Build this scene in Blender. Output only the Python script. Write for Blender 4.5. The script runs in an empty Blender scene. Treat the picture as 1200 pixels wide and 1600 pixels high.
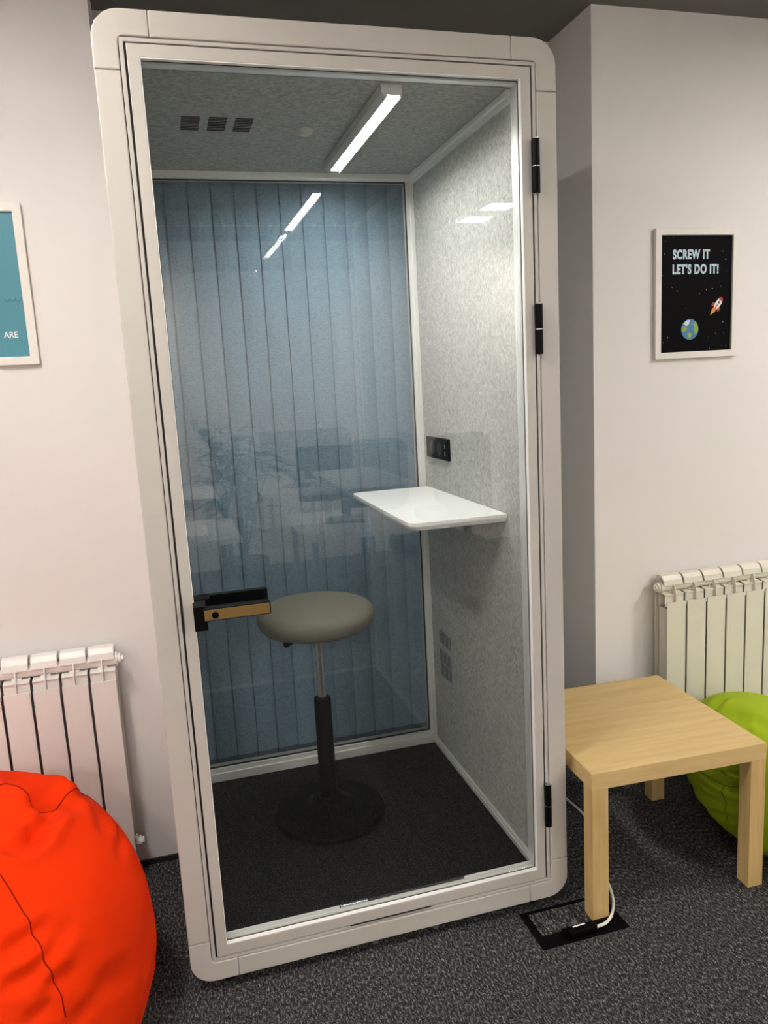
import bpy, bmesh, math, random
from mathutils import Vector, Matrix, noise
random.seed(7)
PI = math.pi
SC = bpy.context.scene
COL = SC.collection

# ------------------------------------------------------------------ camera, world, exposure, lights
cam_d = bpy.data.cameras.new('camera'); cam = bpy.data.objects.new('camera', cam_d); COL.objects.link(cam)
cam.location = (-0.4655, -1.8310, 1.5321); cam.rotation_euler = (1.4014, 0.0533, -0.2787)
cam_d.sensor_fit = 'VERTICAL'; cam_d.sensor_height = 36.0; cam_d.lens = 1206.7/1600*36; cam_d.clip_start = 0.02
SC.camera = cam
W = bpy.data.worlds.new('room_air'); SC.world = W; W.use_nodes = True
W.node_tree.nodes['Background'].inputs[0].default_value = (0.9, 0.93, 1, 1)
W.node_tree.nodes['Background'].inputs[1].default_value = 0.02
SC.view_settings.view_transform = 'Standard'; SC.view_settings.look = 'None'
SC.view_settings.gamma = 1.0; SC.view_settings.use_curve_mapping = False
SC.view_settings.exposure = -0.10
SC.cycles.sample_clamp_indirect = 0.0
LAMP_COL = (1.0, 0.935, 0.865)
#            x     y     strength of the diffuser
LAMPS = [(-1.06, -0.45, 135), (-1.06, -0.88, 135), (2.40, -0.55, 215), (2.40, -0.99, 150),
         (1.94, -3.38, 120), (1.94, -3.81, 160), (-1.90, -4.28, 330), (-1.05, -4.28, 400), (3.00, -4.28, 540), (-2.60, -0.9, 140)]  # the lamps along the far wall are added out of view to brighten it
BOOTH_LAMP = 135.0
CEIL = 2.71
WY = 0.635      # face of the office wall left and right of the booth

# ------------------------------------------------------------------ helpers
def new_mat(name, color=(.5, .5, .5), rough=.5, metal=0, spec=.5, coat=0):
    m = bpy.data.materials.new(name); m.use_nodes = True
    b = m.node_tree.nodes['Principled BSDF']
    b.inputs['Base Color'].default_value = (*color, 1); b.inputs['Roughness'].default_value = rough
    b.inputs['Metallic'].default_value = metal; b.inputs['Specular IOR Level'].default_value = spec
    b.inputs['Coat Weight'].default_value = coat
    return m
def N(m, t): return m.node_tree.nodes.new(t)
def L(m, a, b): m.node_tree.links.new(a, b)
def bsdf(m): return m.node_tree.nodes['Principled BSDF']
def coords(m, scale=(1, 1, 1), rot=(0, 0, 0)):
    tc = N(m, 'ShaderNodeTexCoord'); mp = N(m, 'ShaderNodeMapping')
    mp.inputs['Scale'].default_value = scale; mp.inputs['Rotation'].default_value = rot
    L(m, tc.outputs['Object'], mp.inputs['Vector']); return mp.outputs['Vector']
def noise_tex(m, vec, scale, detail=3, rough=.6):
    n = N(m, 'ShaderNodeTexNoise'); n.inputs['Scale'].default_value = scale
    n.inputs['Detail'].default_value = detail; n.inputs['Roughness'].default_value = rough
    L(m, vec, n.inputs['Vector']); return n.outputs['Fac']
def ramp(m, fac, stops):
    r = N(m, 'ShaderNodeValToRGB'); e = r.color_ramp.elements
    while len(e) < len(stops): e.new(.5)
    for k, (p, c) in enumerate(stops):
        e[k].position = p; e[k].color = (*c, 1)
    L(m, fac, r.inputs['Fac']); return r.outputs['Color']
def bump(m, fac, strength, dist=.002):
    b = N(m, 'ShaderNodeBump'); b.inputs['Strength'].default_value = strength; b.inputs['Distance'].default_value = dist
    L(m, fac, b.inputs['Height']); L(m, b.outputs['Normal'], bsdf(m).inputs['Normal'])
def emit_mat(name, color, strength):
    m = bpy.data.materials.new(name); m.use_nodes = True
    b = bsdf(m); b.inputs['Base Color'].default_value = (.9, .9, .9, 1)
    b.inputs['Emission Color'].default_value = (*color, 1); b.inputs['Emission Strength'].default_value = strength
    return m
def glass_mat(name, tint, base=.042, gain=1.0):
    """thin clear pane: straight transmission plus a mirror reflection that grows at grazing angles"""
    m = bpy.data.materials.new(name); m.use_nodes = True; nt = m.node_tree
    nt.nodes.clear()
    out = nt.nodes.new('ShaderNodeOutputMaterial'); mix = nt.nodes.new('ShaderNodeMixShader')
    tr = nt.nodes.new('ShaderNodeBsdfTransparent'); tr.inputs[0].default_value = (*tint, 1)
    gl = nt.nodes.new('ShaderNodeBsdfGlossy'); gl.inputs['Roughness'].default_value = 0.0
    gl.inputs['Color'].default_value = (1, 1, 1, 1)
    lw = nt.nodes.new('ShaderNodeLayerWeight'); lw.inputs['Blend'].default_value = .5
    pw = nt.nodes.new('ShaderNodeMath'); pw.operation = 'POWER'; pw.inputs[1].default_value = 5
    ma = nt.nodes.new('ShaderNodeMath'); ma.operation = 'MULTIPLY_ADD'; ma.inputs[1].default_value = (1-base)*gain; ma.inputs[2].default_value = base
    nt.links.new(lw.outputs['Facing'], pw.inputs[0]); nt.links.new(pw.outputs[0], ma.inputs[0])
    nt.links.new(ma.outputs[0], mix.inputs[0]); nt.links.new(tr.outputs[0], mix.inputs[1]); nt.links.new(gl.outputs[0], mix.inputs[2])
    nt.links.new(mix.outputs[0], out.inputs[0])
    return m

class MB:
    def __init__(s): s.v = []; s.f = []; s.mi = []; s.cur = 0
    def add(s, vs, fs):
        o = len(s.v); s.v += [tuple(v) for v in vs]
        for f in fs: s.f.append(tuple(i+o for i in f)); s.mi.append(s.cur)
        return s
    def box(s, x0, x1, y0, y1, z0, z1):
        return s.add([(x0,y0,z0),(x1,y0,z0),(x1,y1,z0),(x0,y1,z0),(x0,y0,z1),(x1,y0,z1),(x1,y1,z1),(x0,y1,z1)],
                     [(0,3,2,1),(4,5,6,7),(0,1,5,4),(1,2,6,5),(2,3,7,6),(3,0,4,7)])
    def prism(s, poly, axis, d0, d1):
        """poly in the two other axes (order x,y,z without axis)"""
        def p(a, b, d): return {'x': (d, a, b), 'y': (a, d, b), 'z': (a, b, d)}[axis]
        n = len(poly); vs = [p(a, b, d0) for a, b in poly] + [p(a, b, d1) for a, b in poly]
        fs = [tuple(range(n)), tuple(range(2*n-1, n-1, -1))] + [(i, i+n, (i+1) % n+n, (i+1) % n) for i in range(n)]
        return s.add(vs, fs)
    def ring(s, ox0, ox1, oz0, oz1, ix0, ix1, iz0, iz1, y0, y1):
        o = [(ox0,oz0),(ox1,oz0),(ox1,oz1),(ox0,oz1)]; i = [(ix0,iz0),(ix1,iz0),(ix1,iz1),(ix0,iz1)]
        vs = [(a,y0,b) for a,b in o]+[(a,y0,b) for a,b in i]+[(a,y1,b) for a,b in o]+[(a,y1,b) for a,b in i]
        fs = []
        for k in range(4):
            n = (k+1) % 4
            fs += [(k,n,n+4,k+4),(k+8,k+12,n+12,n+8),(k,k+8,n+8,n),(k+4,n+4,n+12,k+12)]
        return s.add(vs, fs)
    def lathe(s, prof, c=(0,0,0), seg=48):
        """prof: list of (r, z); r=0 allowed at the ends"""
        vs = []; rows = []
        for r, z in prof:
            if r < 1e-6: rows.append([len(vs)]); vs.append((c[0], c[1], c[2]+z))
            else:
                rows.append(list(range(len(vs), len(vs)+seg)))
                for k in range(seg):
                    a = 2*PI*k/seg; vs.append((c[0]+r*math.cos(a), c[1]+r*math.sin(a), c[2]+z))
        fs = []
        for A, B in zip(rows[:-1], rows[1:]):
            for k in range(seg):
                n = (k+1) % seg
                if len(A) == 1 and len(B) == 1: continue
                if len(A) == 1: fs.append((A[0], B[n], B[k]))
                elif len(B) == 1: fs.append((A[k], A[n], B[0]))
                else: fs.append((A[k], A[n], B[n], B[k]))
        return s.add(vs, fs)
    def tube(s, pts, r, seg=10, cap=True):
        pts = [Vector(p) for p in pts]; rows = []; vs = []; n = len(pts)
        t = (pts[1]-pts[0]).normalized(); up = Vector((0,0,1)) if abs(t.z) < .9 else Vector((1,0,0))
        u = t.cross(up).normalized()
        for i, p in enumerate(pts):
            t = (pts[min(i+1,n-1)]-pts[max(i-1,0)]).normalized()
            u = (u - t*u.dot(t)).normalized(); w = t.cross(u)
            rr = r[i] if isinstance(r, (list, tuple)) else r
            rows.append(range(len(vs), len(vs)+seg))
            for k in range(seg):
                a = 2*PI*k/seg; vs.append(p+u*rr*math.cos(a)+w*rr*math.sin(a))
        fs = [(A[k], A[(k+1)%seg], B[(k+1)%seg], B[k]) for A, B in zip(rows[:-1], rows[1:]) for k in range(seg)]
        if cap: fs += [tuple(reversed(rows[0])), tuple(rows[-1])]
        return s.add(vs, fs)
    def cyl(s, p0, p1, r, seg=24): return s.tube([p0, p1], r, seg)
    def build(s, name, mats, parent=None, bevel=0, segs=2, smooth=False, angle=35):
        me = bpy.data.meshes.new(name); me.from_pydata(s.v, [], s.f); me.validate()
        if not isinstance(mats, (list, tuple)): mats = [mats]
        for m in mats: me.materials.append(m)
        if len(me.polygons) == len(s.mi):
            me.polygons.foreach_set('material_index', s.mi)
        bm = bmesh.new(); bm.from_mesh(me); bmesh.ops.recalc_face_normals(bm, faces=bm.faces); bm.to_mesh(me); bm.free()
        o = bpy.data.objects.new(name, me); COL.objects.link(o)
        if parent:
            o.parent = parent
            base = Vector((0,0,0)); q = parent
            while q: base += q.location; q = q.parent
            me.transform(Matrix.Translation(-base))
        if smooth:
            me.shade_smooth()
            if angle < 180: me.set_sharp_from_angle(angle=math.radians(angle))
        if bevel:
            b = o.modifiers.new('edge', 'BEVEL'); b.width = bevel; b.segments = segs; b.limit_method = 'ANGLE'; b.angle_limit = math.radians(40)
            b.harden_normals = False
        return o
def tag(o, label=None, cat=None, group=None, kind=None):
    if label: o['label'] = label
    if cat: o['category'] = cat
    if group: o['group'] = group
    if kind: o['kind'] = kind
    return o
def empty(name, loc, label=None, cat=None, group=None):
    o = bpy.data.objects.new(name, None); COL.objects.link(o); o.location = loc; o.empty_display_size = .05
    return tag(o, label, cat, group)
def struct(o): o['kind'] = 'structure'; return o
def dup(root, loc, label=None, rotz=None):
    r = root.copy(); COL.objects.link(r); r.location = loc
    if rotz is not None: r.rotation_euler = (0, 0, rotz)
    if label: r['label'] = label
    for ch in list(root.children):
        c = ch.copy(); COL.objects.link(c); c.parent = r
        for g in list(ch.children):
            d = g.copy(); COL.objects.link(d); d.parent = c
    return r
def rrect(x0, x1, y0, y1, r, seg=8, corners=(1,1,1,1)):
    """rounded rectangle outline, corners order: (x1,y1),(x0,y1),(x0,y0),(x1,y0)"""
    out = []
    for k, (cx, cy, sx, sy) in enumerate([(x1,y1,-1,-1),(x0,y1,1,-1),(x0,y0,1,1),(x1,y0,-1,1)]):
        if corners[k]:
            for i in range(seg+1):
                a = k*PI/2 + i/seg*PI/2
                out.append((cx+sx*r+r*math.cos(a), cy+sy*r+r*math.sin(a)))
        else: out.append((cx, cy))
    return out
def text_mesh(body, size, sx=1.0, bold=0.0, align='LEFT', depth=.0003, spacing=1.0):
    cu = bpy.data.curves.new('lettering', 'FONT'); cu.body = body; cu.size = size; cu.offset = bold; cu.extrude = depth
    cu.align_x = align; cu.resolution_u = 4; cu.space_character = spacing
    ob = bpy.data.objects.new('lettering', cu); COL.objects.link(ob)
    dg = bpy.context.evaluated_depsgraph_get(); dg.update()
    me = bpy.data.meshes.new_from_object(ob.evaluated_get(dg))
    bpy.data.objects.remove(ob); bpy.data.curves.remove(cu)
    me.transform(Matrix.Diagonal((sx, 1, 1, 1)))
    return me
def mesh_obj(name, me, mat, parent, loc, rot):
    me.materials.clear(); me.materials.append(mat)
    o = bpy.data.objects.new(name, me); COL.objects.link(o); o.parent = parent
    base = Vector((0,0,0)); q = parent
    while q: base += q.location; q = q.parent
    o.location = Vector(loc)-base; o.rotation_euler = rot
    return o

# ------------------------------------------------------------------ materials
M = {}
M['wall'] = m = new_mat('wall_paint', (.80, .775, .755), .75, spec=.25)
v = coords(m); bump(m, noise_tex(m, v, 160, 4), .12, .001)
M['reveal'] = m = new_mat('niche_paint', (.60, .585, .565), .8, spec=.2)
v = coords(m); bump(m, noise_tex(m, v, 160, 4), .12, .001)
M['ceiling'] = new_mat('ceiling_paint', (.20, .19, .175), .85, spec=.2)
M['skirting'] = new_mat('dark_skirting', (.015, .015, .017), .7)
M['carpet'] = m = new_mat('charcoal_carpet', (.03, .03, .03), .95, spec=.1)
v = coords(m, (1.25, .5, 1), (0, 0, .12)); f = noise_tex(m, v, 150, 4, .72)
v2 = coords(m, (1, 1, 1)); f2 = noise_tex(m, v2, 520, 2, .6)
mx = N(m, 'ShaderNodeMath'); mx.operation = 'MULTIPLY_ADD'; mx.inputs[1].default_value = .45; L(m, f2, mx.inputs[0])
m2 = N(m, 'ShaderNodeMath'); m2.operation = 'MULTIPLY'; m2.inputs[1].default_value = .55; L(m, f, m2.inputs[0]); L(m, m2.outputs[0], mx.inputs[2])
c = ramp(m, mx.outputs[0], [(.38, (.006, .006, .007)), (.48, (.024, .024, .025)), (.55, (.10, .10, .101)), (.63, (.48, .475, .465))])
L(m, c, bsdf(m).inputs['Base Color']); bump(m, mx.outputs[0], .9, .006)
M['booth_carpet'] = m = new_mat('black_carpet', (.02, .02, .02), .95, spec=.1)
v = coords(m); f = noise_tex(m, v, 480, 3, .7)
c = ramp(m, f, [(.40, (.003, .003, .003)), (.55, (.012, .012, .012)), (.68, (.07, .07, .068))])
L(m, c, bsdf(m).inputs['Base Color']); bump(m, f, .7, .003)
M['frame'] = m = new_mat('warm_grey_lacquer', (.535, .51, .465), .36, spec=.5)
M['alu'] = new_mat('pale_aluminium', (.74, .75, .72), .42, metal=.25, spec=.5)
M['seal'] = new_mat('black_rubber', (.01, .01, .01), .6)
def felt(name, lo, hi, sc):
    m = new_mat(name, lo, .95, spec=.08)
    v = coords(m, sc); f = noise_tex(m, v, 165, 4, .75); g = noise_tex(m, coords(m), 60, 3, .5)
    a = N(m, 'ShaderNodeMath'); a.operation = 'MULTIPLY_ADD'; a.inputs[1].default_value = .25; L(m, g, a.inputs[0])
    b = N(m, 'ShaderNodeMath'); b.operation = 'MULTIPLY'; b.inputs[1].default_value = .75; L(m, f, b.inputs[0]); L(m, b.outputs[0], a.inputs[2])
    c = ramp(m, a.outputs[0], [(.36, lo), (.5, tuple((p+q)/2*1.02 for p, q in zip(lo, hi))), (.62, hi)])
    L(m, c, bsdf(m).inputs['Base Color']); bump(m, f, .25, .002); return m
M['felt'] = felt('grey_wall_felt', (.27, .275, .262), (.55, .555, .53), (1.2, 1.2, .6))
M['felt_ceiling'] = felt('grey_felt_shaded', (.22, .225, .215), (.44, .445, .42), (.6, 1.2, 1))  # wall felt in darker tones, the ceiling's shade put into its colour
M['glass'] = glass_mat('clear_pane', (.985, .995, .99), .052)
M['back_glass'] = glass_mat('clear_back_pane', (.985, .995, .995), .05)
M['white_top'] = new_mat('white_laminate', (.90, .90, .88), .35, spec=.4)
M['black'] = new_mat('black_plastic', (.002, .002, .0022), .6, spec=.06)
M['black_metal'] = new_mat('black_powder_coat', (.002, .002, .0022), .45, spec=.10)
M['chrome'] = new_mat('chrome', (.62, .62, .61), .2, metal=1)
M['steel'] = new_mat('brushed_steel', (.55, .54, .51), .3, metal=1)
M['bronze'] = m = new_mat('tan_metal_plate', (.20, .115, .030), .5, metal=.2)
M['seat'] = m = new_mat('olive_grey_fabric', (.175, .17, .135), .9, spec=.1)
v = coords(m); f = noise_tex(m, v, 900, 2); bump(m, f, .25, .0006)
M['birch'] = m = new_mat('birch_veneer', (.6, .4, .2), .42, spec=.35)
v = coords(m, (1.2, 14, 14), (0, 0, 0)); f = noise_tex(m, v, 3.2, 5, .55)
c = ramp(m, f, [(.3, (.60, .42, .175)), (.5, (.66, .475, .21)), (.72, (.71, .52, .25))]); L(m, c, bsdf(m).inputs['Base Color'])
M['birch_leg'] = m = new_mat('birch_leg_veneer', (.6, .4, .2), .45, spec=.35)
v = coords(m, (22, 22, 1.5), (0, 0, 0)); f = noise_tex(m, v, 3.2, 5, .55)
c = ramp(m, f, [(.3, (.54, .36, .14)), (.5, (.62, .43, .175)), (.72, (.68, .48, .22))]); L(m, c, bsdf(m).inputs['Base Color'])
M['radiator'] = new_mat('cream_enamel', (.74, .71, .61), .35, spec=.45)
M['radiator_left'] = new_mat('white_enamel', (.80, .78, .745), .35, spec=.45)
M['orange'] = m = new_mat('orange_red_fabric', (.80, .033, .0008), .8, spec=.08)
v = coords(m); f = noise_tex(m, v, 700, 2); bump(m, f, .12, .0006)
M['orange_seam'] = new_mat('dark_red_thread', (.22, .008, .001), .85, spec=.1)
M['green'] = m = new_mat('lime_fabric', (.34, .47, .012), .75, spec=.2)
v = coords(m); f = noise_tex(m, v, 700, 2); bump(m, f, .12, .0006)
M['green_seam'] = new_mat('dark_green_thread', (.10, .15, .005), .85, spec=.1)
M['poster_frame'] = new_mat('cream_painted_wood', (.80, .77, .72), .5)
M['print_black'] = new_mat('black_print', (.002, .002, .0025), .6, spec=.06)
M['ink_blue'] = new_mat('pale_blue_ink', (.55, .72, .80), .5)
M['ink_white'] = new_mat('white_ink', (.85, .85, .85), .5)
M['ink_red'] = new_mat('red_ink', (.5, .03, .02), .5)
M['ink_orange'] = new_mat('orange_ink', (.75, .30, .05), .5)
M['ink_grey'] = new_mat('grey_ink', (.12, .13, .16), .5)
M['ink_ocean'] = new_mat('ocean_ink', (.05, .20, .42), .5)
M['ink_land'] = new_mat('land_ink', (.30, .42, .04), .5)
M['ink_ice'] = new_mat('ice_ink', (.65, .72, .75), .5)
M['teal'] = new_mat('teal_print', (.075, .27, .34), .4, spec=.3)
M['ink_navy'] = new_mat('navy_ink', (.03, .07, .11), .5)
M['cable'] = new_mat('white_cable', (.78, .77, .72), .45)
M['blind'] = m = new_mat('blue_blind_fabric', (.12, .21, .30), .9, spec=.1)
v = coords(m, (1, 1, 1.4)); f = noise_tex(m, v, 330, 3, .75); g = noise_tex(m, coords(m, (1, 1, 9)), 60, 3, .6)
a = N(m, 'ShaderNodeMath'); a.operation = 'MULTIPLY_ADD'; a.inputs[1].default_value = .35; L(m, g, a.inputs[0])
b = N(m, 'ShaderNodeMath'); b.operation = 'MULTIPLY'; b.inputs[1].default_value = .65; L(m, f, b.inputs[0]); L(m, b.outputs[0], a.inputs[2])
c = ramp(m, a.outputs[0], [(.40, (.12, .195, .27)), (.46, (.205, .30, .385)), (.60, (.29, .385, .465))]); L(m, c, bsdf(m).inputs['Base Color'])
M['overlap_shade'] = new_mat('blind_overlap_shade', (.11, .19, .27), .9, spec=.1)  # darker slat edges, painting in the shade line at each overlap
M['hem'] = new_mat('blind_weight', (.11, .155, .20), .9)
M['window_frame'] = new_mat('white_window_frame', (.75, .75, .75), .5)
M['night'] = glass_mat('window_pane', (.5, .5, .55), .05)
M['lamp_grey'] = new_mat('lamp_housing_grey', (.45, .45, .43), .5)

# ------------------------------------------------------------------ the setting
X0, X1, Y0, YN = -3.4, 4.4, -4.75, 0.925
NX0, NX1 = -0.556, 1.012
struct(MB().box(X0-.1, X1+.1, Y0-.1, 1.35, -.12, 0).build('floor', M['carpet']))
struct(MB().box(X0-.1, X1+.1, Y0-.1, 1.35, CEIL, CEIL+.12).build('ceiling', M['ceiling']))
struct(MB().box(X0, NX0, WY, 1.30, 0, CEIL).build('wall_left', M['wall']))
struct(MB().box(NX1, X1, WY, 1.30, 0, CEIL).build('wall_right', M['wall']))
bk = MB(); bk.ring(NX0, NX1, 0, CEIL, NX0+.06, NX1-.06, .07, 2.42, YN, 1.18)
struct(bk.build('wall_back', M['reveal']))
win = MB(); win.ring(NX0+.06, NX1-.06, .07, 2.42, NX0+.12, NX1-.12, .13, 2.36, 1.09, 1.15); win.box(.21, .25, 1.095, 1.145, .13, 2.36)
wf = struct(win.build('window_1', M['window_frame'], bevel=.003))
MB().box(NX0+.12, NX1-.12, 1.115, 1.121, .13, 2.36).build('window_pane', M['night'], wf)
struct(MB().box(X0, X1, Y0-.1, Y0, 0, CEIL).build('wall_front', M['wall']))
struct(MB().box(X0-.1, X0, Y0, 1.30, 0, CEIL).build('wall_side_left', M['wall']))
struct(MB().box(X1, X1+.1, Y0, 1.30, 0, CEIL).build('wall_side_right', M['wall']))
struct(MB().box(X0, NX0-.001, WY-.008, WY, 0, .018).build('baseboard_left', M['skirting']))
struct(MB().box(NX1+.001, X1, WY-.008, WY, 0, .018).build('baseboard_right', M['skirting']))

# ------------------------------------------------------------------ phone booth
HW = .534; ZB = .03; ZT = 2.3232; YB = .905
booth = empty('phone_booth', (0, 0, .03), 'tall glass fronted phone booth with warm grey frame and felt lining', 'phone booth')
# outer front frame: four corner pieces and four straight rails, hairline seams between
IW = .4812; IZ0 = .082; IZ1 = 2.2705; D0, D1 = 0.0, .10
SX = .4157; SZ1 = 2.204; SZ0 = .1445; g = .0006
def corner(sx, top):
    R1, r1 = .060, .012; out = []
    zo = ZT if top else ZB; zi = IZ1 if top else IZ0; zs = SZ1 if top else SZ0; sz = 1 if top else -1
    out.append((sx*(SX+g), zi)); out.append((sx*(SX+g), zo))
    for i in range(11):
        a = PI/2 - i/10*PI/2; out.append((sx*(HW-R1+R1*math.cos(a)), zo-sz*R1+sz*R1*math.sin(a)))
    out.append((sx*HW, zs)); out.append((sx*IW, zs))
    for i in range(7):
        a = i/6*PI/2; out.append((sx*(IW-r1+r1*math.cos(a)), zi-sz*r1+sz*r1*math.sin(a)))
    return out
for sx in (-1, 1):
    for top in (1, 0): MB().prism(corner(sx, top), 'y', D0, D1).build('frame_corner', M['frame'], booth, bevel=.003, segs=3)
for sx in (-1, 1):
    MB().box(min(sx*IW, sx*HW), max(sx*IW, sx*HW), D0, D1, SZ0+2*g, SZ1-2*g).build('frame_rail', M['frame'], booth, bevel=.003, segs=3)
MB().box(-SX, SX, D0, D1, IZ1, ZT).build('frame_rail', M['frame'], booth, bevel=.003, segs=3)
MB().box(-SX, SX, D0, D1, ZB, IZ0).build('frame_rail', M['frame'], booth, bevel=.003, segs=3)
# jamb lip inside the frame
MB().ring(-.4795, .4795, .0832, 2.2688, -.4705, .4705, .0925, 2.2602, .002, .10).build('door_jamb', M['frame'], booth, bevel=.0012)
MB().ring(-.4812, .4812, .0822, 2.2702, -.4600, .4600, .098, 2.2500, .0075, .0095).build('door_seal', M['seal'], booth)
# shell
IX = .4435; IXL = .456; FZ = .1268; CZ = 2.226; BY = .8645
def shell_side(sx):
    o = MB(); a, b = sorted((sx*((IX if sx > 0 else IXL)+.012), sx*HW))
    o.prism([(a, ZB), (b, ZB), (b, ZT), (a, ZT)], 'y', D1, YB)
    return o.build('side_panel', M['frame'], booth, bevel=.004)
for sx in (-1, 1): shell_side(sx)
for sx in (-1, 1):
    q = IX if sx > 0 else IXL
    a, b = sorted((sx*q, sx*(q+.012)))
    MB().box(a, b, .052, BY, FZ, CZ).build('felt_wall', M['felt'], booth)
MB().box(-IXL-.012, IX+.012, D1, YB, CZ+.012, ZT).build('roof', M['frame'], booth, bevel=.004)
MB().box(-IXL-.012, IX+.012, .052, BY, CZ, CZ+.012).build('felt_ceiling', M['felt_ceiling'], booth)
MB().box(-IXL-.012, IX+.012, D1, YB, ZB, FZ-.012).build('floor_tray', M['frame'], booth)
MB().box(-IXL, IX, .0345, BY, FZ-.012, FZ).build('floor_carpet', M['booth_carpet'], booth)
for sx, sy in ((-1, .05), (1, .05), (-1, .85), (1, .85)):
    MB().lathe([(0, -.03), (.02, -.03), (.022, -.026), (.012, -.02), (.012, 0), (0, 0)], (sx*.44, sy, ZB), 20).build('levelling_foot', M['black'], booth, smooth=True)
for fx in (-.06, .115):
    MB().prism([(fx, .012), (fx+.022, .012), (fx+.018, .001), (fx+.006, .001)], 'z', ZB-.009, ZB-.001).build('skid_plate', M['steel'], booth)
# inner aluminium trims
for sx in (-1, 1):
    i = IX if sx > 0 else -IXL
    MB().prism([(i, FZ), (i-sx*.013, FZ), (i-sx*.013, FZ+.016), (i-sx*.010, FZ+.017), (i-sx*.010, FZ+.024), (i, FZ+.024)], 'y', .0376, BY-.012).build('floor_trim', M['alu'], booth, bevel=.0012)
    MB().prism([(i, CZ), (i-sx*.014, CZ), (i-sx*.014, CZ-.014), (i-sx*.009, CZ-.016), (i-sx*.009, CZ-.030), (i, CZ-.030)], 'y', .062, BY-.012).build('ceiling_trim', M['alu'], booth, bevel=.0012)
MB().ring(-IXL, IX, FZ, CZ, -.4410, .4305, .158, 2.209, BY-.012, BY+.02).ring(-.4420, .4315, .157, 2.210, -.4300, .4195, .174, 2.204, BY-.004, BY+.02).build('back_frame', M['alu'], booth, bevel=.0012)
MB().ring(-IXL-.012, IX+.012, .10, 2.25, -.4300, .4195, .174, 2.204, BY+.0205, YB).build('rear_frame', M['frame'], booth, bevel=.002)
MB().box(-.436, .425, .876, .882, .168, 2.208).build('back_pane', M['back_glass'], booth)
MB().ring(-.4303, .4198, .1735, 2.2045, -.4270, .4165, .177, 2.201, .868, .876).build('back_gasket', M['seal'], booth)
MB().ring(-IXL-.012, IX+.012, .112, CZ+.012, -.4410, .4402, .1255, 2.2262, .052, .062).build('front_trim', M['alu'], booth, bevel=.0012)
# door
door = MB().ring(-.4657, .4657, .0945, 2.2572, -.4400, .4400, .1255, 2.2300, .001, .026).build('door', M['frame'], booth, bevel=.0016)
MB().ring(-.4520, .4520, .115, 2.240, -.4402, .4398, .1250, 2.2265, .0262, .050).build('door_inner_frame', M['alu'], door, bevel=.001)
MB().ring(-.4398, .4398, .1257, 2.2298, -.4372, .4372, .1283, 2.2272, .0140, .0158).build('door_gasket', M['seal'], door)
MB().box(-.4395, .4395, .0160, .0240, .1265, 2.2290).build('door_pane', M['glass'], door)
MB().ring(-.4401, .4401, .1254, 2.2301, -.4386, .4386, .1270, 2.2285, .0016, .0140).build('glazing_bead', M['white_top'], door)
# bottom drop seal plates
MB().box(-.4385, .4385, .0245, .0335, .110, .1290).build('bottom_rail', M['alu'], door, bevel=.0008)
for a, b in ((-.4400, -.135), (.228, .4402)):
    MB().box(a, b, .0340, .0372, .118, .1345).build('threshold_plate', M['alu'], booth, bevel=.0004)
MB().box(-.132, -.055, .0345, .044, FZ+.0005, FZ+.006).build('catch_plate', M['chrome'], booth, bevel=.001)
MB().box(-.115, .115, -.0004, .004, .0920, .0945).build('drop_seal_slot', M['seal'], door)
MB().box(-.4685, -.4655, -.0010, .012, .965, 1.055).build('latch_slot', M['seal'], door)
# handles
def rod_box(x0, x1, y0, y1, z0, z1): return MB().box(x0, x1, y0, y1, z0, z1)
h = MB().box(-.4660+.024, -.412, -.045, .0155, .978, 1.036).box(-.420, -.2655, -.060, -.030, 1.0035, 1.0325)
hd = h.build('door_handle', M['black_metal'], door, bevel=.001)
MB().box(-.4185, -.2680, -.0612, -.0595, 1.0055, 1.0305).build('handle_plate', M['bronze'], door, bevel=.0004)
MB().cyl((-.394, -.0625, 1.017), (-.394, -.0600, 1.017), .0082, 24).build('handle_lock', M['black'], door)
MB().box(-.440, -.400, .0245, .070, .978, 1.036).box(-.420, -.258, .050, .072, 1.004, 1.036).build('inner_handle', M['black_metal'], door, bevel=.001)
# hinges
for z0, z1 in ((1.965, 2.091), (1.576, 1.700), (.263, .389)):
    hx, hy = .4715, -.0095; zm = (z0+z1)/2
    hn = MB().lathe([(0, 0), (.0098, 0), (.0098, zm-z0-.0012), (.0078, zm-z0-.0012), (.0078, zm-z0+.0012), (.0098, zm-z0+.0012), (.0098, z1-z0), (0, z1-z0)], (hx, hy, z0), 20)
    hn.box(hx-.004, hx+.004, hy, .012, z0+.003, z1-.003)
    hn = hn.build('hinge', M['black_metal'], booth, smooth=True)
    MB().lathe([(0, 0), (.0088, 0), (.0090, .002), (.007, .0032), (0, .0034)], (hx, hy, z1), 16).build('hinge_cap', M['chrome'], hn, smooth=True)
    MB().lathe([(0, -.003), (.007, -.003), (.0090, -.001), (.0088, 0), (0, 0)], (hx, hy, z0), 16).build('hinge_cap', M['chrome'], hn, smooth=True)
    MB().lathe([(.0072, -.0011), (.0094, -.0011), (.0094, .0011), (.0072, .0011)], (hx, hy, zm), 16).build('hinge_ring', M['chrome'], hn, smooth=True)
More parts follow.
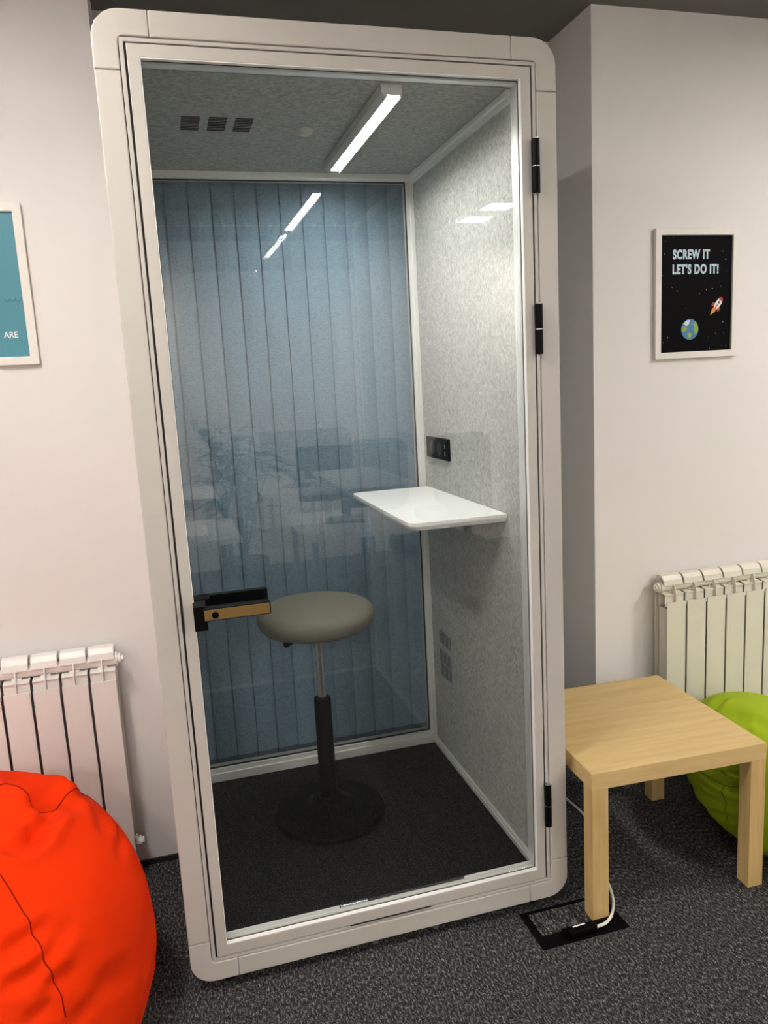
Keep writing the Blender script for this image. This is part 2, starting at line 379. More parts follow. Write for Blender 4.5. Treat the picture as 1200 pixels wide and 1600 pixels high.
# ceiling grilles, side grilles
for x in (-.323, -.253, -.1845):
    gr = MB()
    for k in range(9): gr.box(x-.0235, x+.0235, .343+k*.0128, .343+k*.0128+.0055, CZ-.0012, CZ+.0005)
    gr.build('ceiling_grille', M['black'], booth)
for z in (.588, .515, .462):
    gr = MB()
    for k in range(9): gr.box(IX-.0012, IX+.0005, .66+k*.0135, .66+k*.0135+.006, z-.026, z+.022)
    gr.build('side_grille', M['ink_grey'], booth)
MB().lathe([(0, -.016), (.014, -.0145), (.021, -.008), (.023, 0), (0, 0)], (-.012, .42, CZ), 24).build('motion_sensor', M['lamp_grey'], booth, smooth=True)
# ceiling lamp
lampo = MB().prism([(.106, CZ), (.160, CZ), (.160, CZ-.022), (.157, CZ-.031), (.1540, CZ-.031), (.1540, CZ-.024), (.1215, CZ-.024), (.1215, CZ-.031), (.1185, CZ-.031), (.108, CZ-.020)], 'y', .064, .735).build('lamp', M['lamp_grey'], booth, bevel=.001)
M['booth_light'] = emit_mat('booth_lamp_diffuser', (1, .985, .94), BOOTH_LAMP)
MB().box(.1225, .1530, .074, .722, CZ-.0255, CZ-.0242).build('lamp_diffuser', M['booth_light'], lampo)
# desk shelf
dz = 1.1405
dk = MB(); pts = rrect(.153, IX-.0005, .150, .832, .032, 8, (0, 1, 1, 0)); low = rrect(.165, IX-.0005, .162, .820, .030, 8, (0, 1, 1, 0))
n = len(pts)
vs = [(x, y, dz) for x, y in pts]+[(x, y, dz-.011) for x, y in pts]+[(x, y, dz-.024) for x, y in low]
fs = [tuple(range(n)), tuple(range(3*n-1, 2*n-1, -1))]+[(i, (i+1) % n, (i+1) % n+n, i+n) for i in range(n)]+[(i+n, (i+1) % n+n, (i+1) % n+2*n, i+2*n) for i in range(n)]
dk.add(vs, fs).build('desk_shelf', M['white_top'], booth, bevel=.001)
# socket
so = MB().box(IX-.009, IX, .585, .806, 1.252, 1.326).build('power_socket', M['black'], booth, bevel=.002)
for y in (.742, .672):
    MB().cyl((IX-.0095, y, 1.289), (IX-.0088, y, 1.289), .0235, 28).build('socket_well', M['seal'], so)
MB().box(IX-.0096, IX-.0088, .612, .620, 1.293, 1.307).box(IX-.0096, IX-.0088, .612, .620, 1.268, 1.282).build('usb_port', M['ink_grey'], so)

# ------------------------------------------------------------------ stool
sx, sy = -.060, .507
stool = empty('stool', (sx, sy, FZ), 'round active stool with olive grey padded seat and black disc foot, inside the booth', 'stool')
st = MB().lathe([(0, .764), (.10, .764), (.143, .767), (.166, .776), (.180, .790), (.1868, .808), (.1845, .824), (.175, .837), (.160, .8445), (.13, .850), (.07, .855), (0, .857)], (0, 0, 0), 72)
st = st.build('seat', M['seat'], None, smooth=True, angle=180)
st.parent = stool; st.location = (-.003, -.007, -FZ+.0); 
MB().lathe([(0, 0), (.055, 0), (.06, .004), (.06, .014), (0, .014)], (sx, sy, .752), 32).build('seat_bracket', M['black'], stool, smooth=True)
MB().lathe([(.026, 0), (.030, .004), (.032, .018), (0, .018)], (sx, sy, .738), 32).build('tilt_joint', M['black'], stool, smooth=True)
MB().tube([(sx-.03, sy-.02, .757), (sx-.09, sy-.06, .755), (sx-.115, sy-.075, .752)], [.006, .008, .010], 10).build('height_lever', M['black'], stool, smooth=True)
MB().cyl((sx, sy, .50), (sx, sy, .742), .0135, 28).build('gas_post', M['chrome'], stool, smooth=True)
MB().lathe([(.016, 0), (.0285, 0), (.027, .34), (.0255, .343), (.015, .343), (.0145, .300)], (sx, sy, .190), 36).build('pole_sleeve', M['black_metal'], stool, smooth=True)
MB().lathe([(0, .001), (.178, .001), (.1865, .006), (.1865, .014), (.180, .021), (.150, .026), (.095, .032), (.075, .038), (.060, .052), (.045, .068), (.034, .073), (0, .073)], (sx, sy, FZ), 80).build('base', M['black'], stool, smooth=True)

# ------------------------------------------------------------------ vertical blinds behind the booth
bl = empty('vertical_blind', (.228, 1.0, .11), 'closed blue vertical fabric blind hanging behind the booth', 'blind')
MB().box(-.49, .945, .975, 1.02, 2.375, 2.415).build('headrail', M['window_frame'], bl, bevel=.003)
x = -.4260
k = 0
slat = None
while x < .93:
    a = math.radians(6.5); hw = .0445
    if slat is None:
        s_ = MB(); t_ = .0006
        d = Vector((math.cos(a), math.sin(a), 0)); nn = Vector((-math.sin(a), math.cos(a), 0))
        us = [-1, -.975, -.7, -.4, 0, .4, .7, .975, 1]
        fr = [d*hw*u + nn*(.0065*u*u-.0035) for u in us]
        for i in range(len(us)-1):
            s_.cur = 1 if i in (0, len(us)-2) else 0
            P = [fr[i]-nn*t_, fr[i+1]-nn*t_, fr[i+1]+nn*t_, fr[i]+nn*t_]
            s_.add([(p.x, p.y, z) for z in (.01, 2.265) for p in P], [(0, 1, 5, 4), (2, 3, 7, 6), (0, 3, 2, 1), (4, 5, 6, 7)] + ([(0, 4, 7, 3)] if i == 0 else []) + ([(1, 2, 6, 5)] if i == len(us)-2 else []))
        slat = s_.build('slat', [M['blind'], M['overlap_shade']], None); slat.parent = bl
        h_ = MB(); t_ = .0014
        for i in range(len(us)-1):
            P = [fr[i]-nn*t_, fr[i+1]-nn*t_, fr[i+1]+nn*t_, fr[i]+nn*t_]
            h_.add([(p.x, p.y, z) for z in (.008, .046) for p in P], [(0, 1, 5, 4), (2, 3, 7, 6), (0, 3, 2, 1), (4, 5, 6, 7)] + ([(0, 4, 7, 3)] if i == 0 else []) + ([(1, 2, 6, 5)] if i == len(us)-2 else []))
        hem = h_.build('slat_weight', M['hem'], None); hem.parent = slat
        so_ = slat
    else:
        so_ = slat.copy(); COL.objects.link(so_); so_.parent = bl
        hh = hem.copy(); COL.objects.link(hh); hh.parent = so_
    so_.location = (x-.228, -.02, .0)
    x += .0775; k += 1

# ------------------------------------------------------------------ side table
th = -.0455
tbl = empty('side_table', (.5555, -.1024, 0), 'small square birch side table standing right of the booth', 'table')
tbl.rotation_euler = (0, 0, th)
def child(mb, name, mat, par, **k):
    o = mb.build(name, mat, None, **k); o.parent = par; return o
child(MB().box(0, .55, 0, .55, .40, .45), 'tabletop', M['birch'], tbl, bevel=.0012)
for a in (0, .50):
    for b in (0, .50):
        child(MB().box(a+.0005, a+.0495, b+.0005, b+.0495, 0, .40), 'leg', M['birch_leg'], tbl, bevel=.0012)

# ------------------------------------------------------------------ radiators
def radiator(name, x_start, n, pitch, zt, zb, mat, label, dirn, plug_low):
    """n sections running from x_start in direction dirn; front face y=.54, back .622"""
    root = empty(name, (x_start, .58, zb), label, 'radiator', None)
    yf, yb = .538, .616; w = pitch-.008
    for k in range(n):
        xa = x_start + dirn*(k*pitch+.0038); xb = x_start + dirn*((k+1)*pitch-.0038); a, b = min(xa, xb), max(xa, xb); mid = (a+b)/2
        s = MB()
        zf = zt-.098                                             # top of the flat front plate
        s.box(a, b, yf, yf+.004, zb+.02, zf)                      # front plate
        s.box(a, b, yb-.004, yb, zb+.03, zf+.005)                # rear plate
        s.box(mid-.002, mid+.002, yf+.004, yb-.004, zb+.05, zf)   # web
        for fx in (a+.014, b-.016): s.box(fx, fx+.002, yf+.012, yb-.008, zb+.05, zf-.03)
        s.box(mid-.014, mid+.014, .565, .592, zb+.03, zt-.06)     # water tube
        # rounded upper head: slanted cap, one thin fin in front of an open recess, ledge below
        s.prism([(yf+.018, zt-.038), (yf+.023, zt-.018), (yf+.035, zt-.004), (yf+.052, zt), (yf+.066, zt-.005), (yf+.066, zt-.012), (yf+.052, zt-.007), (yf+.039, zt-.011), (yf+.029, zt-.021), (yf+.023, zt-.038)], 'x', a, b)
        s.prism([(yf+.021, zt-.030), (yf+.009, zt-.046), (yf+.002, zt-.066), (yf, zf), (yf+.05, zf), (yf+.05, zt-.012), (yf+.03, zt-.018)], 'x', mid-.0017, mid+.0017)
        s.prism([(yf+.010, zt-.0735), (yf+.010, zt-.0705), (yf+.050, zt-.064), (yf+.050, zt-.067)], 'x', a, b)
        s.box(a, b, yf+.014, yf+.017, zf-.02, zt-.072)
        s.box(a, b, yf+.050, yf+.053, zf-.02, zt-.012)
        s.box(mid-.002, mid+.002, yf+.060, yb+.006, zt-.04, zt-.008)
        s.box(a+.01, b-.01, yb+.002, yb+.006, zt-.03, zt-.008)
        s.box(a, b, yb-.006, yb-.002, zf, zt-.03)
        s.build('section', mat, root, bevel=.0015)
    # header tubes along the whole length
    xe = x_start + dirn*n*pitch
    for z in (zt-.046, zb+.052):
        MB().cyl((x_start+dirn*.002, .579, z), (xe-dirn*.002, .579, z), .017, 20).build('header_tube', mat, root, smooth=True)
        MB().tube([(x_start+dirn*.002, .579, z), (x_start-dirn*.004, .579, z), (x_start-dirn*.0041, .579, z), (x_start-dirn*.014, .579, z)], [.022, .022, .0165, .0165], 24).build('plug', mat, root, smooth=True)
        MB().tube([(x_start-dirn*.014, .579, z), (x_start-dirn*.022, .579, z)], .0115, 6).build('plug_nut', mat, root, bevel=.001)
    for x in (x_start+dirn*pitch*1.5, x_start+dirn*pitch*(n-1.5)):
        MB().box(x-.012, x+.012, yb+.0, WY-.002, zt-.09, zt-.075).build('wall_bracket', mat, root)
    return root
radiator('radiator', -.676, 10, .0805, .780, .070, M['radiator_left'], 'white sectional radiator on the left wall behind the orange bean bag', -1, True)
radiator('radiator', 1.249, 10, .0876, .763, .075, M['radiator'], 'cream sectional radiator on the right wall behind the birch table', 1, True)
pp = MB().cyl((1.155, .575, 0), (1.155, .575, .10), .009, 14).tube([(1.155, .575, .10), (1.16, .575, .118), (1.178, .575, .126), (1.230, .575, .127)], .009, 14)
tag(pp.build('heating_pipe', M['radiator'], smooth=True), 'short pale heating pipe rising from the carpet at the right radiator', 'pipe')

# ------------------------------------------------------------------ bean bags
def bean_bag(name, center, RX, RY, H, mat, seam_mat, label, folds, seed, cap_seam, side_seams, lean=0.0, tilt=0.0, rip=.007):
    """folds and seams are polylines in (azimuth, height) on the bag: folds = (polyline, width, depth)"""
    root = empty(name, (center[0], center[1], 0), label, 'bean bag')
    nu, nv = 260, 150
    def base(u, v):
        ang = -PI/2 + PI*v
        cr = math.cos(ang); szn = math.sin(ang)
        r = abs(cr)**(.72 if szn > 0 else .40)
        z = (abs(szn)**.80)*(1 if szn > 0 else -1)
        if z < 0: z *= .80
        zz = (z+.80)/1.80
        r *= 1.0 - .20*max(0, zz-.35)**1.3          # narrower top
        x = r*math.cos(u)*RX; y = r*math.sin(u)*RY
        nrm = Vector((math.cos(u)*max(.05, cr), math.sin(u)*max(.05, cr), szn)).normalized()
        d = 0.0
        q = Vector((x*2.1+seed, y*2.1, zz*H*2.1)); d += .030*noise.noise(q)
        q = Vector((x*5+seed, y*5+seed, zz*H*5)); d += .012*noise.noise(q)
        w = math.exp(-((v-.36)/.16)**2)
        q = Vector((u*3.2+seed+v*5, v*20-u*4.5, seed)); d += rip*w*noise.noise(q)
        p = Vector((x+lean*zz*zz, y, zz*H*(1-tilt*x/RX*zz)))+nrm*d
        return p, nrm
    lines = [([base(u, v)[0] for u, v in pl], w, dp) for pl, w, dp in folds]
    def surf(u, v):
        p, nrm = base(u, v); d = 0.0
        for pts, w, dp in lines:
            best = 9; bt = 0; n = len(pts)-1
            for i in range(n):
                A, B = pts[i], pts[i+1]; ab = B-A
                t = max(0, min(1, (p-A).dot(ab)/max(1e-9, ab.length_squared))); dd = (p-A-ab*t).length
                if dd < best: best = dd; bt = (i+t)/n
            if best < w*4:
                fall = min(1, .25+3.2*min(bt, 1-bt))
                k = best/w
                d -= dp*fall*(math.exp(-k*k) - .38*math.exp(-((k-1.9)/.8)**2))
        p = p + nrm*d
        if p.z < .002: p.z = .002
        return p
    mb = MB(); vs = []; fs = []
    for j in range(nv+1):
        v = min(.9985, max(.0015, j/nv))
        for i in range(nu): vs.append(surf(2*PI*i/nu, v))
    for j in range(nv):
        for i in range(nu): fs.append((j*nu+i, j*nu+(i+1) % nu, (j+1)*nu+(i+1) % nu, (j+1)*nu+i))
    fs.append(tuple(range(nu-1, -1, -1))); fs.append(tuple(range(nv*nu, nv*nu+nu)))
    mb.add(vs, fs); body = mb.build('cover', mat, None, smooth=True, angle=180); body.parent = root
    def seam(uvs, nm):
        pts = []; m = len(uvs)
        for i in range(m-1):
            P = [Vector((*uvs[max(0, min(m-1, i+k))], 0)) for k in (-1, 0, 1, 2)]
            for s in range(8):
                t = s/8; q = .5*((2*P[1])+(P[2]-P[0])*t+(2*P[0]-5*P[1]+4*P[2]-P[3])*t*t+(-P[0]+3*P[1]-3*P[2]+P[3])*t**3)
                pts.append(surf(q.x, q.y))
        pts.append(surf(*uvs[-1]))
        o = MB().tube(pts, .0015, 6).build(nm, seam_mat, None, smooth=True); o.parent = body
    if cap_seam: seam(cap_seam, 'cap_seam')
    for ss in side_seams: seam(ss, 'side_seam')
    return root, surf, base
bean_bag('bean_bag', (-1.075, -0.035), 0.475, 0.475, 0.624, M['orange'], M['orange_seam'],
         'big orange red bean bag slumped in front of the left radiator',
         [([(0.977, 0.819), (0.5, 0.85), (0.337, 0.835), (0.244, 0.819)], 0.04, 0.078),
          ([(0.407, 0.854), (0.128, 0.85), (0.012, 0.835)], 0.022, 0.018),
          ([(0.116, 0.815), (-0.012, 0.823), (-0.198, 0.827), (-0.349, 0.823)], 0.018, 0.022),
          ([(-0.524, 0.873), (-0.477, 0.846), (-0.372, 0.838), (-0.233, 0.842), (-0.081, 0.854)], 0.022, 0.016),
          ([(0.349, 0.719), (0.186, 0.712), (0.023, 0.696)], 0.022, 0.008),
          ([(0.244, 0.65), (0.081, 0.654), (-0.07, 0.654)], 0.016, 0.007),
          ([(0.233, 0.796), (0.244, 0.773), (0.163, 0.758)], 0.02, 0.008),
          ([(-0.977, 0.685), (-0.814, 0.685), (-0.64, 0.673)], 0.016, 0.013),
          ([(-0.791, 0.638), (-0.71, 0.65), (-0.593, 0.65)], 0.016, 0.01),
          ([(-1.012, 0.631), (-0.919, 0.627), (-0.814, 0.623)], 0.014, 0.011),
          ([(-0.849, 0.588), (-0.78, 0.588), (-0.686, 0.577)], 0.016, 0.01),
          ([(-0.977, 0.565), (-0.908, 0.565), (-0.838, 0.558)], 0.014, 0.01),
          ([(-0.791, 0.519), (-0.733, 0.519), (-0.663, 0.515)], 0.016, 0.009),
          ([(-0.64, 0.531), (-0.5, 0.515), (-0.384, 0.5)], 0.022, 0.007)], 3.1,
         [(0.3872, 0.9134), (0.3667, 0.9003), (0.2088, 0.8876), (0.1314, 0.8731), (0.1426, 0.8249), (0.1675, 0.8136), (0.2866, 0.7999), (0.3677, 0.7881), (0.4055, 0.7742), (0.4592, 0.7537), (0.6336, 0.682), (0.5295, 0.6752), (0.4072, 0.6858), (0.3446, 0.6815)],
         [[(-0.7509, 0.8205), (-0.7629, 0.7846), (-0.7788, 0.7259), (-0.7871, 0.6806), (-0.8079, 0.634), (-0.7982, 0.5819), (-0.8135, 0.533)]])
bean_bag('bean_bag', (1.545, 0.085), 0.435, 0.42, 0.385, M['green'], M['green_seam'],
         'lime green bean bag crushed low between the table and right radiator',
         [([(2.955, 0.519), (3.083, 0.531), (3.223, 0.538), (3.316, 0.538), (3.374, 0.55)], 0.018, 0.034),
          ([(-3.118, 0.562), (-3.025, 0.577), (-2.932, 0.588), (-2.909, 0.588)], 0.012, 0.022),
          ([(2.874, 0.415), (3.095, 0.442), (3.246, 0.473), (3.386, 0.5)], 0.014, 0.006),
          ([(2.932, 0.362), (3.072, 0.362), (3.235, 0.412), (3.386, 0.458)], 0.014, 0.006),
          ([(2.99, 0.304), (3.13, 0.308), (3.339, 0.377)], 0.014, 0.006),
          ([(3.095, 0.308), (3.188, 0.277), (3.293, 0.277)], 0.014, 0.005),
          ([(2.699, 0.738), (2.583, 0.765), (2.467, 0.796)], 0.02, 0.012),
          ([(-2.979, 0.785), (-2.897, 0.796), (-2.816, 0.792)], 0.02, 0.012),
          ([(2.955, 0.781), (3.223, 0.758), (3.328, 0.742)], 0.03, 0.01)], 9.4, None,
         [[(-3.0362, 0.5174), (-3.0321, 0.4945), (-3.0172, 0.4604), (-3.0502, 0.3808)], [(2.9081, 0.5056), (3.0155, 0.5094), (3.1891, 0.5178), (3.2861, 0.5228), (3.3411, 0.5302)]], lean=-0.07, tilt=0.34, rip=.011)

# ------------------------------------------------------------------ posters
def poster(x0, x1, z0, z1, label, wfr, print_mat):
    r = empty('framed_poster', ((x0+x1)/2, WY, z0), label, 'poster')
    MB().ring(x0, x1, z0, z1, x0+wfr, x1-wfr, z0+wfr, z1-wfr, WY-.016, WY-.0015).build('picture_frame', M['poster_frame'], r, bevel=.0015)
    pr = MB().box(x0+wfr-.002, x1-wfr+.002, WY-.008, WY-.002, z0+wfr-.002, z1-wfr+.002).build('print', print_mat, r)
    return r, pr
r, pr = poster(1.2530, 1.6000, 1.551, 2.004, 'black framed print of a rocket and globe on the right wall', .0235, M['print_black'])
yp = WY-.0084; PX0, PX1, PZ0, PZ1 = 1.2765, 1.5765, 1.5745, 1.9805
PW, PH = PX1-PX0, PZ1-PZ0
def pp_(u, v): return (PX0+u*PW, PZ0+(1-v)*PH)     # u to the right, v down, 0..1 of the print
def flat(poly, name, mat, par, y=yp, th_=.0004):
    return MB().prism([(a, b) for a, b in poly], 'y', y-th_, y).build(name, mat, par)
for txt, u, v, wid in (('SCREW IT', .168, .197, .515), ("LET'S DO IT!", .166, .322, .645)):
    me = text_mesh(txt, .036, 1, .0016, spacing=1.12)
    xs = [q.co.x for q in me.vertices]; zs = [q.co.y for q in me.vertices]
    sxx = wid*PW/(max(xs)-min(xs)); szz = .077*PH/(.036*.72)
    me.transform(Matrix.Translation((-min(xs), 0, 0))); me.transform(Matrix.Diagonal((sxx, szz, 1, 1)))
    a, b = pp_(u, v)
    mesh_obj('lettering', me, M['ink_blue'], pr, (a, yp, b), (PI/2, 0, 0))
def disc(u, v, r, name, mat, par, y=yp, n=28, sq=1.0):
    a, b = pp_(u, v); return flat([(a+r*math.cos(2*PI*k/n), b+r*sq*math.sin(2*PI*k/n)) for k in range(n)], name, mat, par, y)
disc(.415, .805, .0365, 'globe', M['ink_ocean'], pr, n=40)
def blob(u, v, pts, mat, y=yp-.0004):
    a, b = pp_(u, v); flat([(a+p*.0365, b+q*.0365) for p, q in pts], 'globe_land', mat, pr, y)
blob(.415, .805, [(-.95,.15),(-.7,.35),(-.35,.3),(-.3,0),(-.55,-.2),(-.85,-.25)], M['ink_land'])
blob(.415, .805, [(.45,.75),(.75,.6),(.95,.1),(.9,-.3),(.6,-.5),(.45,-.1),(.55,.2),(.35,.45)], M['ink_land'])
blob(.415, .805, [(-.3,-.4),(0,-.3),(.2,-.5),(.05,-.85),(-.2,-.75)], M['ink_land'])
blob(.415, .805, [(-.75,.6),(-.3,.9),(.0,.92),(-.1,.55),(-.3,.35),(-.6,.42)], M['ink_ice'])
# rocket, pointing up to the right
def rk(pts, mat, y=yp):
    a, b = pp_(.80, .60); c_, s_ = math.cos(math.radians(50)), math.sin(math.radians(50))
    return [(a+(p*c_-q*s_)*.0295, b+(p*s_+q*c_)*.0295) for p, q in pts]
flat(rk([(1.15,0),(.95,.26),(.5,.38),(0,.38),(-.45,.28),(-.45,-.28),(0,-.38),(.5,-.38),(.95,-.26)], 0), 'rocket_body', M['ink_white'], pr)
flat(rk([(1.16,0),(.97,.25),(.72,.34),(.72,-.34),(.97,-.25)], 0), 'rocket_nose', M['ink_red'], pr, yp-.0004)
flat(rk([(0,.38),(-.1,.68),(-.62,.62),(-.42,.28)], 0), 'rocket_fin', M['ink_red'], pr)
flat(rk([(0,-.38),(-.1,-.68),(-.62,-.62),(-.42,-.28)], 0), 'rocket_fin', M['ink_red'], pr)
flat(rk([(.08,.07),(-.55,.07),(-.55,-.07),(.08,-.07)], 0), 'rocket_fin', M['ink_red'], pr, yp-.0004)
flat(rk([(.40+.17*math.cos(k*PI/8), .17*math.sin(k*PI/8)) for k in range(16)], 0), 'rocket_window', M['ink_grey'], pr, yp-.0004)
flat(rk([(-.46,.22),(-.9,.26),(-1.55,0),(-.9,-.26),(-.46,-.22)], 0), 'rocket_flame', M['ink_orange'], pr)
for (u, v, q) in [(.865,.135,2),(.91,.205,2.6),(.17,.02,1.2),(.055,.155,1.5),(.02,.335,2),(.16,.44,1.1),(.235,.47,1.3),(.545,.495,1.8),(.64,.465,1.5),(.725,.455,2.2),(.355,.62,1.5),(.885,.75,2.2),(.105,.87,2.4),(.045,.91,1.2),(.785,.85,1.5),(.90,.845,1.1),(.685,.88,1),(.94,.965,1.2),(.02,.48,1.2),(.92,.305,1),(.85,.44,1),(.07,.05,.9),(.21,.94,.9),(.96,.055,.9),(.70,.98,1.2)]:
    disc(u, v, q*.00068, 'star', M['ink_white'], pr, n=8)

r, pr = poster(-1.1000, -.7920, 1.630, 2.073, 'teal framed print with white lettering on the left wall', .0235, M['teal'])
me = text_mesh('ARE', .024, 1, .0003)
xs = [q.co.x for q in me.vertices]; me.transform(Matrix.Translation((-min(xs), 0, 0))); me.transform(Matrix.Diagonal((.0375/(max(xs)-min(xs)), 1.02, 1, 1)))
mesh_obj('lettering', me, M['ink_white'], pr, (-.8785, yp, 1.707), (PI/2, 0, 0))
wv = []
for j in range(3):
    for k in range(9):
        t = k/8; wv.append((-.8640+.0142*(j+t), yp-.0002, 1.8155-.0085*math.sin(PI*t)**.8+.0*j))
MB().tube(wv, .0006, 6).build('wave_line', M['ink_navy'], pr)
MB().tube([(-.890, yp-.0002, 1.935), (-.884, yp-.0002, 1.940), (-.882, yp-.0002, 1.936), (-.886, yp-.0002, 1.930)], .0012, 6).build('ink_mark', M['ink_navy'], pr)

# ------------------------------------------------------------------ floor box and cable
fb = empty('floor_box', (.497, -.075, 0), 'black floor socket box let into the carpet by the table leg', 'floor socket')
o = MB(); o.box(.376, .398, -.152, -.004, 0, .004); o.box(.398, .640, -.152, -.106, 0, .004); o.box(.620, .640, -.106, -.004, 0, .004); o.box(.398, .620, -.016, -.004, 0, .004)
o.build('lid_frame', M['black'], fb, bevel=.001)
MB().box(.398, .620, -.106, -.016, 0, .003).build('lid_carpet', M['carpet'], fb)
MB().box(.456, .606, -.128, -.104, .004, .010).build('cable_flap', M['black'], fb, bevel=.001)
cb = empty('power_cable', (.545, -.12, .006), 'white power cable curling round the table leg into the floor box', 'cable')
ctrl = [(.72, .80, .006), (.79, .60, .006), (.8008, .4839, .006), (.806, .39, .006), (.796, .306, .006), (.760, .215, .006), (.722, .120, .006), (.690, .045, .007), (.672, -.006, .009), (.655, -.045, .012), (.634, -.080, .014), (.606, -.1130, .016), (.575, -.1345, .018), (.543, -.139, .018)]
cu = []
for i in range(len(ctrl)-1):
    p0, p1, p2, p3 = [Vector(ctrl[max(0, min(len(ctrl)-1, i+d))]) for d in (-1, 0, 1, 2)]
    for s in range(8):
        t = s/8; cu.append(.5*((2*p1)+(p2-p0)*t+(2*p0-5*p1+4*p2-p3)*t*t+(-p0+3*p1-3*p2+p3)*t**3))
cu.append(Vector(ctrl[-1]))
MB().tube(cu, .0042, 10).build('cord', M['cable'], cb, smooth=True)
MB().prism([(.460, -.150), (.545, -.145), (.547, -.122), (.460, -.120)], 'z', .010, .026).build('plug', M['black'], cb, bevel=.003)
MB().prism([(.478, -.130), (.516, -.128), (.516, -.124), (.478, -.125)], 'z', .0262, .0268).build('plug_label', M['ink_white'], cb)

# ------------------------------------------------------------------ ceiling lamps of the office, with unseen ones added to brighten its far wall
for k, (x, y, s) in enumerate(LAMPS):
    where = ['above the left wall, nearer the wall', 'above the left wall, farther from the wall', 'above the right wall, nearer the wall', 'above the right wall, farther from the wall',
             'mirrored on the felt wall, upper right of the two', 'mirrored on the felt wall, lower left of the two', 'added unseen to brighten the far office wall, left end', 'added unseen to brighten the far office wall above the left desk', 'added unseen to brighten the far office wall, right end', 'at the far left corner of the room'][k]
    r = empty('ceiling_light', (x, y, CEIL), 'square white ceiling downlight '+where, 'ceiling light', 'square office downlights')
    o = MB(); o.box(x-.115, x-.10, y-.115, y+.115, CEIL-.025, CEIL); o.box(x+.10, x+.115, y-.115, y+.115, CEIL-.025, CEIL); o.box(x-.10, x+.10, y-.115, y-.10, CEIL-.025, CEIL); o.box(x-.10, x+.10, y+.10, y+.115, CEIL-.025, CEIL)
    o.build('lamp_frame', M['window_frame'], r)
    MB().box(x-.10, x+.10, y-.10, y+.10, CEIL-.022, CEIL-.012).build('lamp_diffuser', emit_mat('office_lamp_%d' % k, LAMP_COL, s), r)

# ------------------------------------------------------------------ the office behind the camera (seen mirrored in the booth's glass)
M['dark_fabric'] = new_mat('dark_chair_fabric', (.05, .055, .065), .9)
M['grey_fabric'] = new_mat('grey_chair_fabric', (.22, .24, .26), .9)
M['leaf'] = new_mat('dark_green_leaf', (.03, .09, .025), .5)
M['pot'] = new_mat('dark_planter', (.06, .06, .065), .5)
M['screen'] = new_mat('dark_screen', (.05, .055, .06), .3)
def office_desk(x0, x1, y0, y1, label):
    r = empty('office_desk', ((x0+x1)/2, (y0+y1)/2, 0), label, 'desk')
    MB().box(x0, x1, y0, y1, .712, .74).build('desk_top', M['white_top'], r, bevel=.002)
    for x in (x0+.03, x1-.08):
        for y in (y0+.03, y1-.08): MB().box(x, x+.03, y, y+.03, 0, .712).build('desk_leg', M['pot'], r, bevel=.002)
    return r
office_desk(.20, .75, -2.85, -2.05, 'white office desk mirrored dimly in the glass at right of the dark plant')
office_desk(-1.45, -.12, -2.95, -2.25, 'white office desk mirrored dimly at the left edge of the glass')
def monitor(x, y, rz, w, h, label):
    r = empty('monitor', (x, y, .74), label, 'monitor'); r.rotation_euler = (0, 0, rz)
    o = MB().box(-w/2, w/2, -.015, .015, .12, .12+h).build('display', M['screen'], None, bevel=.003); o.parent = r
    o = MB().box(-.025, .025, -.035, -.012, .01, .30).build('neck', M['pot'], None); o.parent = r
    o = MB().box(-.11, .11, -.09, .09, 0, .01).build('foot', M['pot'], None, bevel=.002); o.parent = r
monitor(.50, -2.45, math.radians(20), .54, .32, 'dark monitor mirrored in the glass beside the leafy plant')
monitor(-.75, -2.62, math.radians(-5), .54, .32, 'dark monitor mirrored at the left edge of the glass')
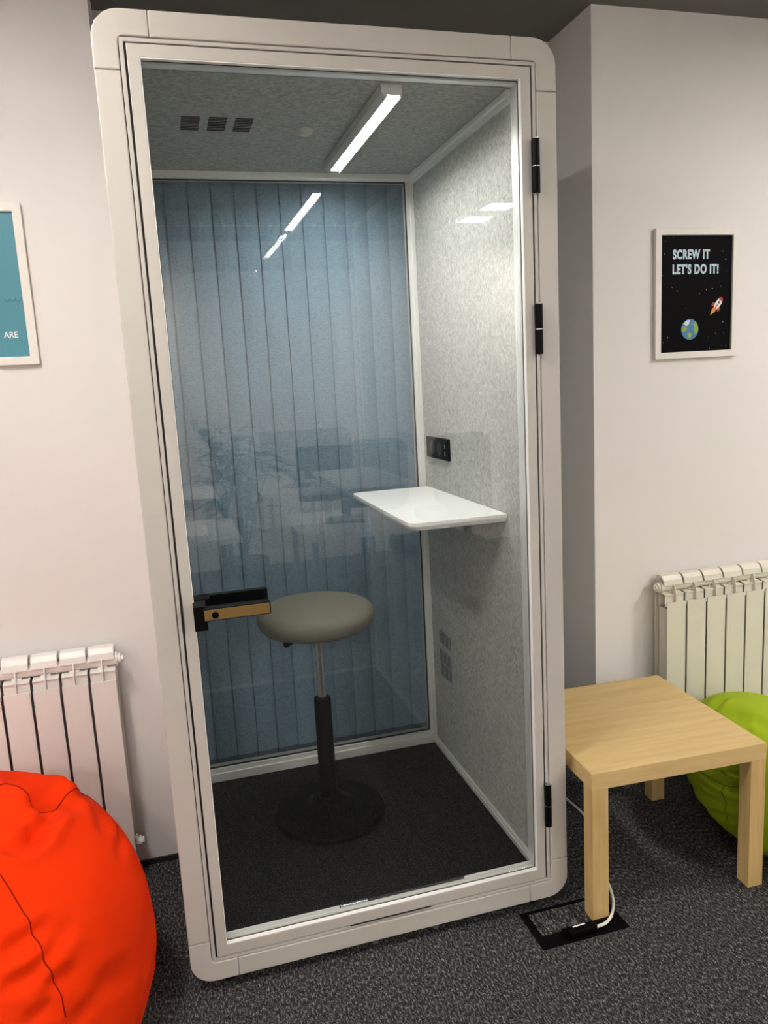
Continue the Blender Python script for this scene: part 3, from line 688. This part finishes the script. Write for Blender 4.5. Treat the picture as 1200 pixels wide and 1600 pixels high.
def office_chair(x, y, rz, mat, label):
    r = empty('office_chair', (x, y, 0), label, 'chair'); r.rotation_euler = (0, 0, rz)
    def c(mb, n, m, **k): o = mb.build(n, m, None, **k); o.parent = r
    c(MB().prism(rrect(-.24, .24, -.24, .24, .07), 'z', .44, .52), 'seat', mat, bevel=.015)
    c(MB().prism(rrect(-.23, .23, .60, 1.12, .10), 'y', -.29, -.23), 'backrest', mat, bevel=.015)
    c(MB().box(-.03, .03, -.265, -.245, .47, .64).box(-.03, .03, -.25, 0, .425, .445), 'back_support', M['pot'])
    c(MB().cyl((0, 0, .07), (0, 0, .44), .025, 16), 'gas_post', M['black'], smooth=True)
    for k in range(5):
        a = 2*PI*k/5; q = (.29*math.cos(a), .29*math.sin(a))
        c(MB().tube([(0, 0, .085), (q[0], q[1], .07)], [.025, .016], 10), 'foot_spoke', M['black'], smooth=True)
        c(MB().cyl((q[0]-.012, q[1], .028), (q[0]+.012, q[1], .028), .028, 16), 'castor', M['black'], smooth=True)
office_chair(.98, -3.75, PI, M['grey_fabric'], 'grey office chair mirrored in the glass above the booth desk')
office_chair(1.62, -3.70, PI, M['grey_fabric'], 'grey office chair mirrored in the glass by the felt wall')
office_chair(1.15, -2.75, math.radians(75), M['dark_fabric'], 'dark office chair mirrored in the glass below the booth desk')
pl = empty('potted_plant', (-.02, -3.42, 0), 'tall leafy potted plant mirrored in the glass above the stool', 'plant')
px_, py_ = -.02, -3.42
MB().lathe([(0, 0), (.13, 0), (.17, .36), (.155, .36), (.15, .33), (0, .33)], (px_, py_, 0), 32).build('planter', M['pot'], pl, smooth=True)
rnd = random.Random(5); lv = MB(); stem = MB()
for k in range(11):
    a = rnd.uniform(0, 2*PI); hh = rnd.uniform(.60, 1.02); sp = rnd.uniform(.08, .30)
    tip = Vector((px_+sp*math.cos(a), py_+sp*math.sin(a), .33+hh)); base = Vector((px_, py_, .33))
    mid = base.lerp(tip, .5)+Vector((0, 0, .08)); stem.tube([base, mid, tip], [.008, .006, .004], 8)
    for j in range(11):
        t = .4+.6*rnd.random(); p = base.lerp(tip, t); b = rnd.uniform(0, 2*PI); e = rnd.uniform(-.2, .7); ln = rnd.uniform(.16, .30)
        d = Vector((math.cos(b)*math.cos(e), math.sin(b)*math.cos(e), math.sin(e))); w = d.cross(Vector((0, 0, 1))).normalized()*ln*.17
        m_ = p+d*ln*.5+Vector((0, 0, .012)); q = p+d*ln-Vector((0, 0, .04))
        lv.add([p, m_-w, q, m_+w, m_-Vector((0, 0, .006))], [(0, 1, 4), (1, 2, 4), (2, 3, 4), (3, 0, 4)])
stem.build('stems', M['leaf'], pl, smooth=True); lv.build('foliage', M['leaf'], pl)
